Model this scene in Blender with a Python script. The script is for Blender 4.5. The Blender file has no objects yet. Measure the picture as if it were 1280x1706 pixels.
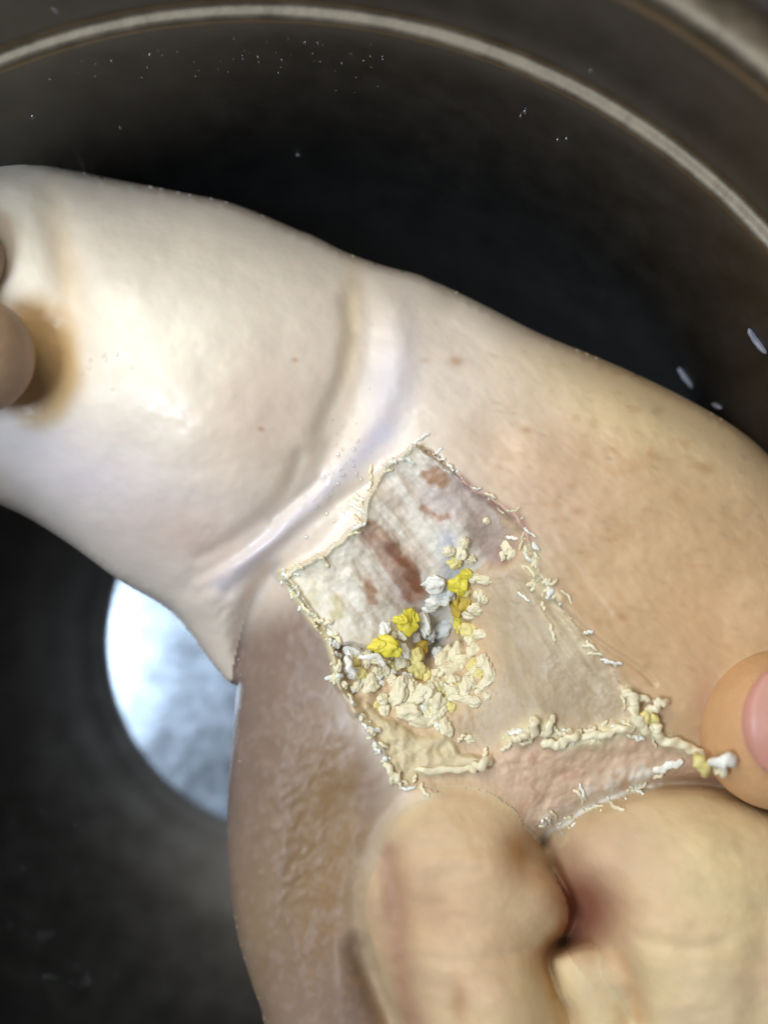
import bpy, bmesh, math, random
import numpy as np
from mathutils import Vector

random.seed(7)
rng = np.random.default_rng(11)
R = math.radians
sc = bpy.context.scene
COL = sc.collection

# ---------------------------------------------------------------- scale
S = 0.0000714          # metres per modelling unit (14 units = 1 mm)
D = 2240.0             # camera height over the middle plane of the meat, in units
CX, CY = 640.0, 853.0

# ---------------------------------------------------------------- camera
cam_d = bpy.data.cameras.new('camera')
cam = bpy.data.objects.new('camera', cam_d); COL.objects.link(cam)
cam.location = (0, 0, D*S)
cam_d.sensor_fit = 'VERTICAL'; cam_d.sensor_height = 24.0
cam_d.lens = 24.0*D/1706.0
cam_d.clip_start = 0.001; cam_d.clip_end = 50
cam_d.dof.use_dof = True
cam_d.dof.focus_distance = (D-150)*S
cam_d.dof.aperture_fstop = 6.0
cam_d.dof.aperture_blades = 0
sc.camera = cam

# ---------------------------------------------------------------- world and lamps
w = bpy.data.worlds.new("World"); sc.world = w; w.use_nodes = True
bg = w.node_tree.nodes['Background']
bg.inputs[0].default_value = (0.9, 0.95, 1.0, 1); bg.inputs[1].default_value = 0.19

def area_light(name, loc, target, size, size_y, power, color):
    l = bpy.data.lights.new(name, 'AREA'); l.shape = 'RECTANGLE'
    l.size = size; l.size_y = size_y; l.energy = power; l.color = color
    o = bpy.data.objects.new(name, l); COL.objects.link(o)
    o.location = loc
    o.rotation_euler = (Vector(target)-Vector(loc)).to_track_quat('-Z', 'Y').to_euler()
    return o
# the window, up on the left
area_light('window_light', (-0.25, -0.045, 0.53), (0, 0, 0), 0.15, 0.15, 2.4, (0.70, 0.84, 1.0))
# the warm kitchen lamp, beyond the basin
area_light('kitchen_lamp', (-0.13, 0.19, 0.27), (0, 0, 0), 0.24, 0.24, 0.88, (1.0, 0.95, 0.85))

sc.view_settings.view_transform = 'Standard'
sc.view_settings.look = 'None'
sc.view_settings.gamma = 1.0
sc.view_settings.exposure = 0.0
sc.cycles.use_denoising = True

# ---------------------------------------------------------------- numeric helpers
def P(*a): return np.array(a, float).reshape(-1, 2)

def seg_dist(X, Y, pl):
    d = np.full(X.shape, 1e9)
    for (ax, ay), (bx, by) in zip(pl[:-1], pl[1:]):
        vx, vy = bx-ax, by-ay
        t = np.clip(((X-ax)*vx+(Y-ay)*vy)/(vx*vx+vy*vy+1e-9), 0, 1)
        d = np.minimum(d, np.hypot(X-ax-t*vx, Y-ay-t*vy))
    return d

def spline(pts, n=6, closed=True):
    pts = np.asarray(pts, float); m = len(pts); out = []
    rngi = range(m) if closed else range(m-1)
    for i in rngi:
        if closed: p0, p1, p2, p3 = pts[i-1], pts[i], pts[(i+1) % m], pts[(i+2) % m]
        else:
            p0 = pts[max(i-1, 0)]; p1 = pts[i]; p2 = pts[i+1]; p3 = pts[min(i+2, m-1)]
        for k in range(n):
            t = k/n
            out.append(0.5*((2*p1)+(-p0+p2)*t+(2*p0-5*p1+4*p2-p3)*t*t+(-p0+3*p1-3*p2+p3)*t**3))
    if not closed: out.append(pts[-1])
    return np.array(out)

def poly_sd(X, Y, poly):
    """signed distance, negative inside"""
    pl = np.vstack([poly, poly[:1]])
    d = seg_dist(X, Y, pl)
    ins = np.zeros(X.shape, bool)
    for (ax, ay), (bx, by) in zip(pl[:-1], pl[1:]):
        if ay == by: continue
        c = ((ay > Y) != (by > Y)) & (X < (bx-ax)*(Y-ay)/(by-ay)+ax)
        ins ^= c
    return np.where(ins, -d, d)

def vnoise(X, Y, sx, sy=None, ang=0.0, seed=0):
    sy = sy or sx
    ca, sa = math.cos(ang), math.sin(ang)
    u = (X*ca+Y*sa)/sx + 100.5; v = (-X*sa+Y*ca)/sy + 100.5
    g = np.random.default_rng(seed).random((256, 256))
    iu = np.floor(u).astype(int); iv = np.floor(v).astype(int)
    fu = u-iu; fv = v-iv
    fu = fu*fu*(3-2*fu); fv = fv*fv*(3-2*fv)
    a = g[iu % 256, iv % 256]; b = g[(iu+1) % 256, iv % 256]
    c = g[iu % 256, (iv+1) % 256]; d = g[(iu+1) % 256, (iv+1) % 256]
    return ((a*(1-fu)+b*fu)*(1-fv)+(c*(1-fu)+d*fu)*fv)*2-1

def fbm(X, Y, s, o=3, seed=0, sy=None, ang=0.0):
    r = 0; a = 1.0; t = 0
    for k in range(o):
        r = r+a*vnoise(X, Y, s/2**k, (sy/2**k if sy else None), ang+0.5*k*(sy is None), seed+k*17)
        t += a; a *= 0.5
    return r/t

def sstep(x, a, b):
    t = np.clip((x-a)/(b-a), 0, 1); return t*t*(3-2*t)

def smax(a, b, k):
    h = np.clip(0.5+0.5*(a-b)/k, 0, 1)
    return b*(1-h)+a*h+k*h*(1-h)

STEP = 3.2
X0, X1, Y0, Y1 = -360.0, 1640.0, 120.0, 2080.0
xs = np.arange(X0, X1, STEP); ys = np.arange(Y0, Y1, STEP)
GX, GY = np.meshgrid(xs, ys)          # [row=y, col=x]

def interp(A, xa, ya, X, Y):
    st = xa[1]-xa[0]
    u = np.clip((X-xa[0])/st, 0, len(xa)-1.001); v = np.clip((Y-ya[0])/st, 0, len(ya)-1.001)
    iu = u.astype(int); iv = v.astype(int); fu = u-iu; fv = v-iv
    return (A[iv, iu]*(1-fu)+A[iv, iu+1]*fu)*(1-fv)+(A[iv+1, iu]*(1-fu)+A[iv+1, iu+1]*fu)*fv

def soften(A, m, n):
    for _ in range(n):
        B = A.copy()
        B[1:-1, 1:-1] = 0.2*(A[1:-1, 1:-1]+A[:-2, 1:-1]+A[2:, 1:-1]+A[1:-1, :-2]+A[1:-1, 2:])
        A = A*(1-m)+B*m
    return A

def inflate(poly, cs=10.0, iters=500, only_u=False):
    """rounded thickness over an outline: a membrane blown up over it"""
    x0, y0 = poly.min(0)-3*cs; x1, y1 = poly.max(0)+3*cs
    xa = np.arange(x0, x1, cs); ya = np.arange(y0, y1, cs)
    CXg, CYg = np.meshgrid(xa, ya)
    sd = poly_sd(CXg, CYg, poly)
    m = sd < 0
    u = np.zeros(sd.shape)
    if cs < 90:
        ua, xb, yb = inflate(poly, cs*2, iters, True)
        u = np.where(m, interp(ua, xb, yb, CXg, CYg), 0.0)
    for _ in range(iters):
        n = 0.25*(np.roll(u, 1, 0)+np.roll(u, -1, 0)+np.roll(u, 1, 1)+np.roll(u, -1, 1)+cs*cs)
        # account for the real distance to the outline next to it
        u = np.where(m, n, 0)
    if only_u: return u, xa, ya
    d = np.maximum(-sd, 0)
    ratio = np.where(d > cs*0.6, u/np.maximum(d, 1), 0); ok = d > cs*0.6
    for _ in range(6):
        cnt = sum(np.roll(ok.astype(float), s, a) for s in (1, -1) for a in (0, 1))
        val = sum(np.roll(np.where(ok, ratio, 0), s, a) for s in (1, -1) for a in (0, 1))
        new = (~ok) & (cnt > 0)
        ratio = np.where(new, val/np.maximum(cnt, 1), ratio); ok = ok | new
    sdf = poly_sd(GX, GY, poly)
    rr = interp(ratio, xa, ya, GX, GY)
    uu = interp(u, xa, ya, GX, GY); dd = np.maximum(-sdf, 0); wb = sstep(dd, cs, 3.5*cs)
    uu = uu*wb+rr*dd*(1-wb)
    h = np.where(sdf < 0, np.sqrt(np.maximum(2*uu, 0)), 0.0)
    return soften(h, wb, 14), sdf

def gauss(x, y, sx, sy=None, ang=0.0):
    sy = sy or sx
    ca, sa = math.cos(R(ang)), math.sin(R(ang))
    u = ((GX-x)*ca+(GY-y)*sa)/sx; v = (-(GX-x)*sa+(GY-y)*ca)/sy
    return np.exp(-(u*u+v*v))

def ridge(pts, wdt, closed=False, warp=0.0, seed=3):
    pl = spline(pts, 5, False)
    Xw = GX; Yw = GY
    if warp: Xw = GX+warp*fbm(GX, GY, 26, 2, seed); Yw = GY+warp*fbm(GX, GY, 26, 2, seed+5)
    return np.exp(-(seg_dist(Xw, Yw, pl)/wdt)**2)

# ================================================================ THE MEAT: one height field of thickness
leg_out = spline(P(-700,150, -400,205, -200,230, 0,255, 150,290, 300,320, 390,340, 500,385, 575,420, 640,443, 720,468, 775,530, 770,640,
                   720,760, 640,860, 590,940, 570,1000, 540,1060, 450,1130, 392,1141, 365,1120, 340,1088, 285,1020, 200,968,
                   100,896, 0,841, -200,770, -400,720, -700,700), 4)
body_out = spline(P(455,400, 500,385, 575,420, 640,443, 720,468, 800,505, 900,556, 1000,597, 1090,637, 1180,684, 1240,722, 1285,762,
                    1380,860, 1500,1040, 1620,1300, 1700,1700, 1600,2200, 1000,2300, 520,2200, 452,1860, 440,1706, 420,1640,
                    396,1560, 381,1460, 378,1380, 382,1290, 390,1200, 397,1120, 410,1060, 430,985, 450,900,
                    490,800, 500,690, 470,560, 440,450), 4)
hl, sdl = inflate(leg_out)
hb, sdb = inflate(body_out)
hl = hl*0.84
hb = 235*np.tanh(hb*0.85/235)
hb = hb*(1-0.34*sstep(GY+0.25*GX, 1440, 1720)*sstep(GX, 560, 760))
# low rolled bottom of the leg where it tucks behind the body
H = smax(hl, hb, 60)
sd_all = np.minimum(sdl, sdb)
H = np.where(sd_all < 0, np.maximum(H-6.5*np.minimum(1, H/20), 0), 0)
edge = sstep(-sd_all, 6, 60)          # fade features towards the outline

# bulges and folds of the leg
H += edge*(26*gauss(360, 700, 190, 150, 30) + 16*gauss(240, 480, 200, 90, 15) - 16*gauss(105, 420, 34, 130, -12)
           + 10*gauss(40, 360, 60, 100, -15) - 22*gauss(70, 620, 60, 90, 10))
fold = ridge(P(606,476, 612,560, 596,640, 560,720, 520,790, 470,850, 400,920, 330,975, 270,1005), 24)
H -= edge*8*fold
H -= edge*7*ridge(P(580,500, 584,570, 566,645, 535,715), 16)
H += edge*8*ridge(P(660,520, 665,600, 640,680, 590,760, 530,830, 460,905, 380,970, 320,1020), 26)
H -= edge*8*ridge(P(640,800, 560,835, 500,880, 440,935, 380,985), 13)
H -= edge*5*ridge(P(530,800, 490,835, 455,865), 10)
H -= edge*5*ridge(P(500,760, 470,830, 400,890, 330,930), 13)
H += edge*5*ridge(P(540,840, 440,915, 330,975), 12)
# crease where the leg tucks under the body
H -= edge*30*ridge(P(450,960, 425,1000, 408,1060, 400,1120), 22)
H += edge*10*gauss(700, 620, 60, 130, 0)
H -= edge*10*gauss(760, 560, 70, 40, 30)
H += edge*16*gauss(1050, 760, 200, 110, 25)
H -= edge*16*ridge(P(840,720, 900,700, 980,730), 60)
H += edge*4*fbm(GX, GY, 120, 3, 41)
# long folds of the lower left flank
H += edge*12*gauss(455, 1330, 40, 240, 4)
H -= edge*9*ridge(P(575,1330, 540,1420, 500,1560, 490,1720, 500,1900), 50)
H += edge*5*ridge(P(590,1400, 560,1540, 570,1706, 590,1900), 22)

# ---- wound
RW = 1
WX = GX+7*fbm(GX, GY, 20, 3, 70); WY = GY+7*fbm(GX, GY, 20, 3, 90)
def region(pts, n=1, warp=True):
    p = np.asarray(pts) if n == 1 else spline(pts, n)
    return poly_sd(WX, WY, p) if warp else poly_sd(GX, GY, p)
wound = region(P(462,955, 540,918, 600,868, 610,822, 638,775, 695,738, 725,750, 762,792, 812,832, 862,860, 878,905,
                 900,960, 945,1020, 1005,1090, 1050,1150, 1105,1165, 1095,1205, 1160,1250, 1180,1290, 1110,1300, 1040,1335,
                 960,1372, 900,1402, 860,1360, 780,1330, 668,1305, 640,1250, 598,1190, 568,1140, 552,1080, 520,1030, 490,985))
flap = region(P(462,955, 540,918, 600,868, 610,822, 638,775, 695,738, 762,792, 800,825, 838,870, 820,930, 790,955, 770,1000, 745,1060,
                700,1100, 640,1085, 560,1078, 548,1050, 520,1030, 490,985))
membrane = region(P(830,962, 885,950, 915,1000, 965,1055, 1015,1112, 1052,1160, 1050,1205, 960,1222, 880,1215, 845,1235,
                    790,1250, 760,1215, 800,1160, 825,1090, 812,1020), 3)
pink = region(P(780,1262, 850,1240, 940,1235, 1060,1218, 1160,1262, 1180,1295, 1110,1300, 1040,1335, 960,1372, 900,1402, 850,1350, 790,1300))
cream = region(P(590,1180, 610,1165, 650,1195, 700,1222, 745,1215, 770,1250, 820,1262, 815,1280, 740,1292, 668,1308, 640,1250))
purple = region(P(775,835, 815,838, 858,868, 872,910, 850,950, 815,955, 785,920, 770,880), 3)

Hs = H.copy()                          # the surface before the wound is cut
inw = sstep(-wound, -3, 12)
left = 1-sstep(GX+0.25*GY, 1090, 1200)
H -= inw*(3+11*left)
H -= sstep(-wound, 0, 90)*9
fan = fbm(GX, GY, 15, 2, 180, sy=120, ang=R(-36))
H += 4.5*fan*gauss(945, 1050, 70, 130, -38)
streak = fbm(GX, GY, 17, 3, 130, sy=110, ang=R(-38))
H += (sstep(-flap, 0, 7)*(1-sstep(GX+0.2*GY, 900, 950))+sstep(-flap, 0, 60)*sstep(GX+0.2*GY, 900, 950))*(20 + 5.0*streak + 3.0*fbm(GX, GY, 18, 3, 133))
dh = np.hypot((GX-728)/1.0, (GY-1055)/1.1)
H -= inw*(78*np.exp(-(dh/62)**2) + 36*np.exp(-(dh/150)**2))
H += sstep(-flap, 0, 5)*left*20*np.exp(np.minimum(flap, 0)/38)*sstep(-seg_dist(GX, GY, P(462,955, 600,868, 612,820, 700,740)), -110, -30)
H -= sstep(-flap, 0, 20)*4*ridge(P(610,885, 650,925, 690,985), 11)
H += sstep(-flap, 0, 10)*9*ridge(P(640,900, 700,960, 712,1000), 12)
H += sstep(-flap, 0, 10)*10*ridge(P(585,960, 650,1010, 690,1040), 10)
H -= sstep(-purple, -6, 26)*12
H += sstep(-membrane, 0, 30)*1.5*fbm(GX, GY, 50, 2, 61)
H += sstep(-membrane, 0, 24)*(5*ridge(P(850,1000, 855,1090, 900,1190), 16) - 5*ridge(P(905,1010, 940,1080, 990,1140), 14))
H += sstep(-pink, -10, 26)*(5+6*fbm(GX, GY, 22, 3, 140)) 
H += sstep(-cream, 0, 10)*(11+9*fbm(GX, GY, 20, 3, 150))
# torn rims, raised and frayed
def rimline(pts, wd, h, warp=9, seed=5):
    n = 0.55+0.6*fbm(GX, GY, 15, 2, seed+9)
    return 0.6*h*ridge(pts, wd*1.1, warp=warp, seed=seed)*np.clip(n, 0, 1.3)
H += rimline(P(466,958, 490,985, 520,1030, 550,1065, 566,1130, 595,1185), 6, 20, 6, 21)
H += rimline(P(700,742, 760,790, 812,832, 866,866, 880,910), 5, 15, 6, 25)
H += rimline(P(880,910, 890,960, 930,1000), 12, 16, 8, 27)
H += rimline(P(905,980, 940,1040, 985,1085, 1040,1150), 12, 5, 10, 28)
H += rimline(P(850,1232, 900,1205, 950,1235, 1010,1222, 1060,1208), 14, 24, 12, 29)
H += rimline(P(1045,1150, 1062,1190, 1100,1225, 1150,1250, 1190,1275), 8, 26, 8, 30)
H += rimline(P(905,1395, 960,1368, 1040,1330, 1085,1305), 14, 20, 12, 31)
H += rimline(P(466,955, 540,917, 600,868, 612,820, 640,775, 700,740), 6, 3, 5, 32)
H -= 5*ridge(P(920,1000, 1000,1070, 1060,1110, 1090,1140), 5)
H += 3*ridge(P(930,985, 1010,1065, 1070,1105), 12)
H += 7*fbm(GX, GY, 13, 2, 191, sy=34, ang=R(20))*ridge(P(915,1385, 960,1362, 1010,1330, 1075,1300), 24)
# granular torn floor round the lobules
gran = sstep(-wound, 0, 14)*sstep(np.maximum(-(np.hypot((GX-700)/150, (GY-1130)/110)-1)*100, 0), 0, 50)
H += gran*(9*fbm(GX, GY, 16, 2, 160))

# ---- knobbly toes at the lower end, standing proud of the body
toe_a = spline(P(636,1360, 662,1318, 700,1296, 760,1287, 820,1298, 862,1328, 882,1368, 884,1404, 878,1432, 905,1444, 934,1478,
                 947,1515, 941,1552, 916,1575, 908,1602, 930,1660, 958,1730, 985,1820, 990,1980, 660,1990, 672,1800, 660,1706,
                 628,1640, 600,1560, 590,1490, 600,1420), 5)
toe_b = spline(P(911,1402, 960,1363, 1040,1327, 1120,1312, 1200,1318, 1285,1345, 1400,1420, 1450,1560, 1440,1800, 1350,1980,
                 1080,1990, 1040,1700, 985,1640, 944,1580, 934,1500), 5)
knob = spline(P(918,1600, 945,1580, 985,1572, 1022,1590, 1048,1628, 1062,1700, 1075,1800, 1070,1990, 985,1990, 960,1720, 935,1660), 5)
ha, sda = inflate(toe_a, 10)
hk, sdk = inflate(knob, 8)
hbt, sdbt = inflate(toe_b, 10)
H -= 75*ridge(P(908,1400, 925,1440, 938,1490, 946,1570), 20) + 45*ridge(P(908,1398, 960,1360, 1040,1323, 1120,1308, 1200,1312, 1290,1340), 13) + 130*gauss(965, 1540, 60, 66)
ground = H.copy()
Ta = 128+ha*1.0
Tb = 135+hbt*0.85
Tk = 150+hk*1.1
Ta += np.where(sda < 0, 1, 0)*(-20*ridge(P(648,1440, 664,1520, 672,1600, 700,1720, 730,1900), 28) + 10*gauss(620, 1498, 24, 34)
      - 8*ridge(P(752,1640, 766,1690, 790,1800), 30) + 16*gauss(905, 1500, 32, 44) + 14*gauss(830, 1440, 60, 50)
      - 16*gauss(866, 1412, 26, 22) - 6*ridge(P(700,1540, 780,1545, 860,1560), 40) + 14*gauss(860, 1660, 80, 70)
      - 12*gauss(735, 1500, 40, 60))
Tb += np.where(sdbt < 0, 1, 0)*(-150*gauss(962, 1538, 56, 56, 20) - 90*gauss(925, 1455, 30, 80) - 26*ridge(P(1030,1585, 1055,1640, 1062,1700), 18)
      - 8*ridge(P(1275,1520, 1270,1620, 1255,1760), 26) + 8*gauss(1180, 1400, 120, 60))
wr = 6*fbm(GX, GY, 80, 3, 611)+2.2*fbm(GX, GY, 60, 3, 613, sy=16, ang=0.15)
Ta += wr - 5*ridge(P(700,1590, 760,1600, 840,1592, 900,1580), 10) - 4*ridge(P(690,1420, 760,1408, 830,1412), 12)
Tb += wr - 5*ridge(P(1060,1560, 1130,1580, 1210,1570), 12)
Ta = np.where(sda < 0, Ta, -1e3); Tb = np.where(sdbt < 0, Tb, -1e3); Tk = np.where(sdk < 0, Tk, -1e3)
soft_a = 46.0
Hn = smax(Ta, H, soft_a)
Hn = np.maximum(Hn, smax(Tb, np.full_like(Tb, -1e3), 1))
Hn = np.where(Tk > Hn, smax(Tk, Hn, 18), Hn)
H = np.where(sd_all < 0, Hn, 0)
# dark gap between flank and toe
H -= edge*34*ridge(P(600,1580, 628,1650, 660,1740, 680,1880), 24)*sstep(GY, 1500, 1640)
tm = sstep(soften(((sda < 14) | (sdbt < 6) | (sdk < 10))*1.0, 1.0, 10), 0.2, 0.8)
H = np.where(sd_all < 0, soften(H, tm, 9), 0)
is_a = (sda < 0) & (Ta > ground) & ~((sdk < 0) & (Tk > Ta))
is_b = (sdbt < 0) & (Tb > ground) & (Tb > Ta)
is_k = (sdk < 0) & (Tk >= np.maximum(Ta, Tb))

# skin grain: pores with stretched pits on the flank, soft waves elsewhere
flank = sstep(-(GX-600), 0, 120)*sstep(GY, 930, 1050)*sstep(-wound, -1000, -6)*(1-inw)
ang = R(70)
H += flank*edge*(1.1*vnoise(GX, GY, 10, 16, R(28), 301)+0.7*vnoise(GX, GY, 7, 11, R(20), 302))
toes = is_a | is_b | is_k
H += np.where(toes, 0.7, 1.0)*edge*(0.9*fbm(GX, GY, 22, 2, 310)+0.8*fbm(GX, GY, 11, 2, 314, sy=22, ang=R(-50))*sstep(GX, 620, 800))
H = np.maximum(H, 0)

def H_at(x, y):
    return float(interp(H, xs, ys, np.array([float(x)]), np.array([float(y)]))[0])
def to_world(X, Y, h):
    f = (D-h)/D
    return (X-CX)*S*f, (CY-Y)*S*f, h*S
def V(X, Y, h):
    return Vector(to_world(X, Y, h))

# ================================================================ colours of the meat (albedo with some light and shade painted in, linear)
def srgb(r, g, b):
    c = np.array([r, g, b], float)/255
    return np.where(c <= 0.04045, c/12.92, ((c+0.055)/1.055)**2.4)
def lay(C, m, col):
    return C*(1-m[..., None])+np.asarray(col)*m[..., None]
C = np.zeros(GX.shape+(3,)); C[:] = srgb(226, 210, 192)
n1 = fbm(GX, GY, 170, 3, 400); n2 = fbm(GX, GY, 60, 3, 420); n3 = fbm(GX, GY, 22, 3, 430)
C = lay(C, np.clip(gauss(300, 560, 260, 190, 20)*0.9+gauss(60, 380, 70, 120)*0.6, 0, 1), srgb(236, 226, 206))
C = lay(C, np.clip(gauss(150, 800, 260, 90, 25)*0.8, 0, 1), srgb(228, 216, 216))  # bluish window light on the lower leg, painted into the tint
C = lay(C, np.clip(gauss(430, 690, 110, 150, 30)*0.6, 0, 1), srgb(216, 190, 170))
C = lay(C, np.clip(gauss(330, 900, 150, 60, 15)*0.6, 0, 1), srgb(206, 178, 158))
C = lay(C, np.clip(gauss(110, 460, 26, 150, -8)*0.55, 0, 1), srgb(222, 192, 150))
finger_shade = sstep(-(np.hypot((GX-70)/74, (GY-600)/118)-1+0.10*fbm(GX, GY, 60, 2, 77)), -0.12, 0.35)  # yellow-brown tint painted for a second fingertip and its soft shadow
C = lay(C, finger_shade*0.85, srgb(196, 158, 96))
C = lay(C, finger_shade*gauss(50, 660, 60, 40)*0.4, srgb(160, 116, 74))  # darker brown part of that painted finger shadow
C = lay(C, np.clip(gauss(585, 540, 20, 130, 3)*0.5, 0, 1), srgb(216, 190, 140))
C = lay(C, np.clip(gauss(650, 650, 44, 110, 8)*0.6+ridge(P(640,720, 560,800, 450,905, 370,975), 18)*0.55, 0, 1), srgb(212, 206, 218))  # pale lavender highlight painted along the leg fold
warm = sstep(GX+0.35*GY+60*n1, 950, 1350)*(sdb < 0)
C = lay(C, warm*0.95, srgb(200, 166, 124))  # tan skin, with the warm light of the right side painted in
C = lay(C, np.clip(gauss(1060, 690, 240, 60, 25)*0.6, 0, 1), srgb(226, 204, 160))
C = lay(C, np.clip(gauss(900, 790, 130, 90, 30)*0.7, 0, 1), srgb(206, 172, 140))
C = lay(C, np.clip(gauss(1180, 1040, 120, 110)*0.6, 0, 1), srgb(210, 168, 122))
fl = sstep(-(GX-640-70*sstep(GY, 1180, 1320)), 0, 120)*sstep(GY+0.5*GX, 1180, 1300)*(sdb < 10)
C = lay(C, fl*0.95, srgb(132, 110, 98))  # brown flank skin, painted darker still as the side turned from the light
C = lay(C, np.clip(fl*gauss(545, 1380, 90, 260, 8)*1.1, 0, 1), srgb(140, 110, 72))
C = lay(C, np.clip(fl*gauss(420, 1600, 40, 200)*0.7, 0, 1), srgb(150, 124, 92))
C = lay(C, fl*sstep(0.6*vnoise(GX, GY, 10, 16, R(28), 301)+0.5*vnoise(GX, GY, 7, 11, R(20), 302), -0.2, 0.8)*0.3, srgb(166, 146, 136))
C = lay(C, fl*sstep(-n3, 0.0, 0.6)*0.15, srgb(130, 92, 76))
# blotches
C = lay(C, warm*sstep(fbm(GX, GY, 34, 3, 470, sy=18, ang=0.2), 0.22, 0.6)*0.35, srgb(190, 146, 100))
C = lay(C, warm*sstep(n2, 0.2, 0.6)*0.3, srgb(222, 190, 150))
for x, y, r, a in ((760,602,11,.55),(708,600,7,.3),(878,716,8,.6),(1098,683,7,.35),(1000,612,7,.2),(963,852,9,.5),(925,868,8,.35),(1037,1028,9,.5),
                   (1088,760,14,.3),(1022,752,12,.3),(435,715,5,.6),(492,600,5,.5),(1180,780,12,.3),(880,760,14,.3)):
    C = lay(C, gauss(x, y, r*1.2, r*0.8, 10)*a, srgb(168, 120, 72))
for k in range(150):      # singed hair pits, short dashes
    x = rng.uniform(820, 1270); y = rng.uniform(560, 1120)
    if y < 560+(x-820)*0.42: continue
    C = lay(C, gauss(x, y, rng.uniform(5, 10), rng.uniform(2.4, 4), rng.uniform(-5, 35))*rng.uniform(.06, .24)*(wound > 8), srgb(140, 118, 96))
# toes
tn = sstep(n2, -0.1, 0.6)
m = np.where(is_a | is_b | is_k, 1.0, 0.0)
ms = soften(m, 1.0, 120)*(1-inw)+m*inw
C = lay(C, ms, srgb(212, 186, 146))
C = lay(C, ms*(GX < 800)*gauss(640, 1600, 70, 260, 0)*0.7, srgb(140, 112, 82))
m = m*sstep(soften(m, 1.0, 30), 0.5, 0.9)
C = lay(C, m*tn*0.4, srgb(212, 188, 138))
C = lay(C, m*sstep(n1, -.1, .6)*0.35, srgb(206, 162, 130))
C = lay(C, m*gauss(740, 1350, 70, 40)*0.6, srgb(198, 170, 130))
C = lay(C, m*gauss(725, 1520, 60, 50)*0.6, srgb(190, 150, 112))
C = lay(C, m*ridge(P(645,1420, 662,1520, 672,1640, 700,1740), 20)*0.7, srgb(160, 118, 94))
C = lay(C, m*gauss(865, 1412, 20, 26)*0.7, srgb(190, 140, 82))
C = lay(C, m*ridge(P(940,1545, 916,1572, 912,1610, 925,1660), 10)*0.7, srgb(184, 134, 74))
C = lay(C, m*gauss(765, 1670, 14, 40)*0.6, srgb(176, 126, 84))
C = lay(C, m*np.where(is_b, 1, 0)*np.clip(gauss(955, 1515, 80, 80)*1.2, 0, 1), srgb(152, 98, 74))  # shadow in the hollow of the right toe, painted reddish brown
C = lay(C, m*np.where(is_b, 1, 0)*np.clip(gauss(1000, 1400, 110, 50)*0.6, 0, 1), srgb(190, 160, 132))
C = lay(C, m*ridge(P(1035,1600, 1056,1650, 1064,1690), 16)*0.4, srgb(184, 128, 78))
C = lay(C, m*np.where(is_b, 1, 0)*gauss(1200, 1450, 90, 120)*0.5, srgb(222, 200, 146))
C = lay(C, m*np.where(is_k, 1, 0)*0.3, srgb(210, 190, 148))
# wound
wm = (inw > 0.5)*1.0*(1-m)
m = np.where(is_a | is_b | is_k, 1.0, 0.0)
wide = sstep(-wound, -30, 30)
inc = inw*left+wide*(1-left)
C = lay(C, inc*(1-m), srgb(200, 172, 138))
C = lay(C, sstep(-membrane, -26, 40)*(1-m)*0.9, srgb(172, 152, 122))
C = lay(C, sstep(fan, 0.1, 0.5)*gauss(945, 1050, 60, 120, -38)*0.45*(1-m), srgb(214, 196, 164))
C = lay(C, sstep(-membrane, 0, 30)*sstep(n3, 0, .5)*0.25*(1-m), srgb(200, 184, 154))
fm = sstep(-flap, 0, 4)
C = lay(C, fm*(1-m), srgb(228, 217, 200))
C = lay(C, fm*sstep(streak, -0.1, 0.5)*0.8, srgb(236, 228, 208))
C = lay(C, fm*sstep(-streak, 0.2, 0.5)*0.5, srgb(184, 158, 132))
C = lay(C, fm*np.clip(gauss(560, 1010, 60, 60)*0.8, 0, 1)*sstep(n3, -.3, .4), srgb(206, 190, 142))
C = lay(C, fm*np.clip(gauss(675, 990, 46, 26, 50)*0.9+gauss(745, 830, 60, 46, 40)*0.9, 0, 1), srgb(202, 184, 176))
C = lay(C, fm*ridge(P(745,900, 752,960, 722,1010), 16)*0.9, srgb(196, 196, 204))
def patch(pts, wd, a, col, sd=0):
    d = seg_dist(GX+11*fbm(GX, GY, 18, 3, 500+sd), GY+11*fbm(GX, GY, 18, 3, 520+sd), spline(pts, 5, False))
    return lay(C, fm*sstep(-(d-wd), -5, 5)*a*(0.8+0.25*np.clip(n3, -1, 1)), col)
C = patch(P(716,792, 736,797), 15, 0.85, srgb(156, 104, 54), 1)
C = patch(P(705,845, 742,862), 7, 0.8, srgb(156, 96, 50), 2)
C = patch(P(618,890, 645,915, 668,948, 690,988), 21, 0.85, srgb(150, 92, 48), 3)
C = patch(P(655,915, 680,952, 698,982), 11, 0.8, srgb(118, 66, 36), 4)
C = patch(P(585,935, 605,960), 5, 0.4, srgb(176, 146, 120), 5)
C = patch(P(612,975, 624,1000), 9, 0.8, srgb(152, 98, 48), 6)
C = patch(P(645,885, 690,930), 6, 0.4, srgb(166, 140, 120), 7)
C = patch(P(622,928, 626,932), 7, 0.5, srgb(170, 146, 100), 8)
C = lay(C, sstep(-purple, 0, 26)*0.85, srgb(164, 142, 130))
C = lay(C, sstep(-purple, 0, 12)*gauss(845, 925, 22, 26)*0.7, srgb(130, 88, 68))
C = lay(C, ridge(P(765,795, 815,835, 868,868, 882,915), 9)*0.6*(wound > -16), srgb(178, 136, 130))
C = lay(C, sstep(-pink, -14, 26)*(1-m)*0.85, srgb(208, 176, 146))
C = lay(C, sstep(-pink, -6, 24)*(1-m)*sstep(n3, 0.05, .45)*0.45, srgb(192, 146, 116))
C = lay(C, (1-m)*np.clip(ridge(P(915,1385, 960,1362, 1010,1330, 1075,1300), 26, warp=12, seed=44)*1.2, 0, 1)*(pink < 4)*sstep(n3, -.5, .2), srgb(228, 218, 200))
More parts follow.
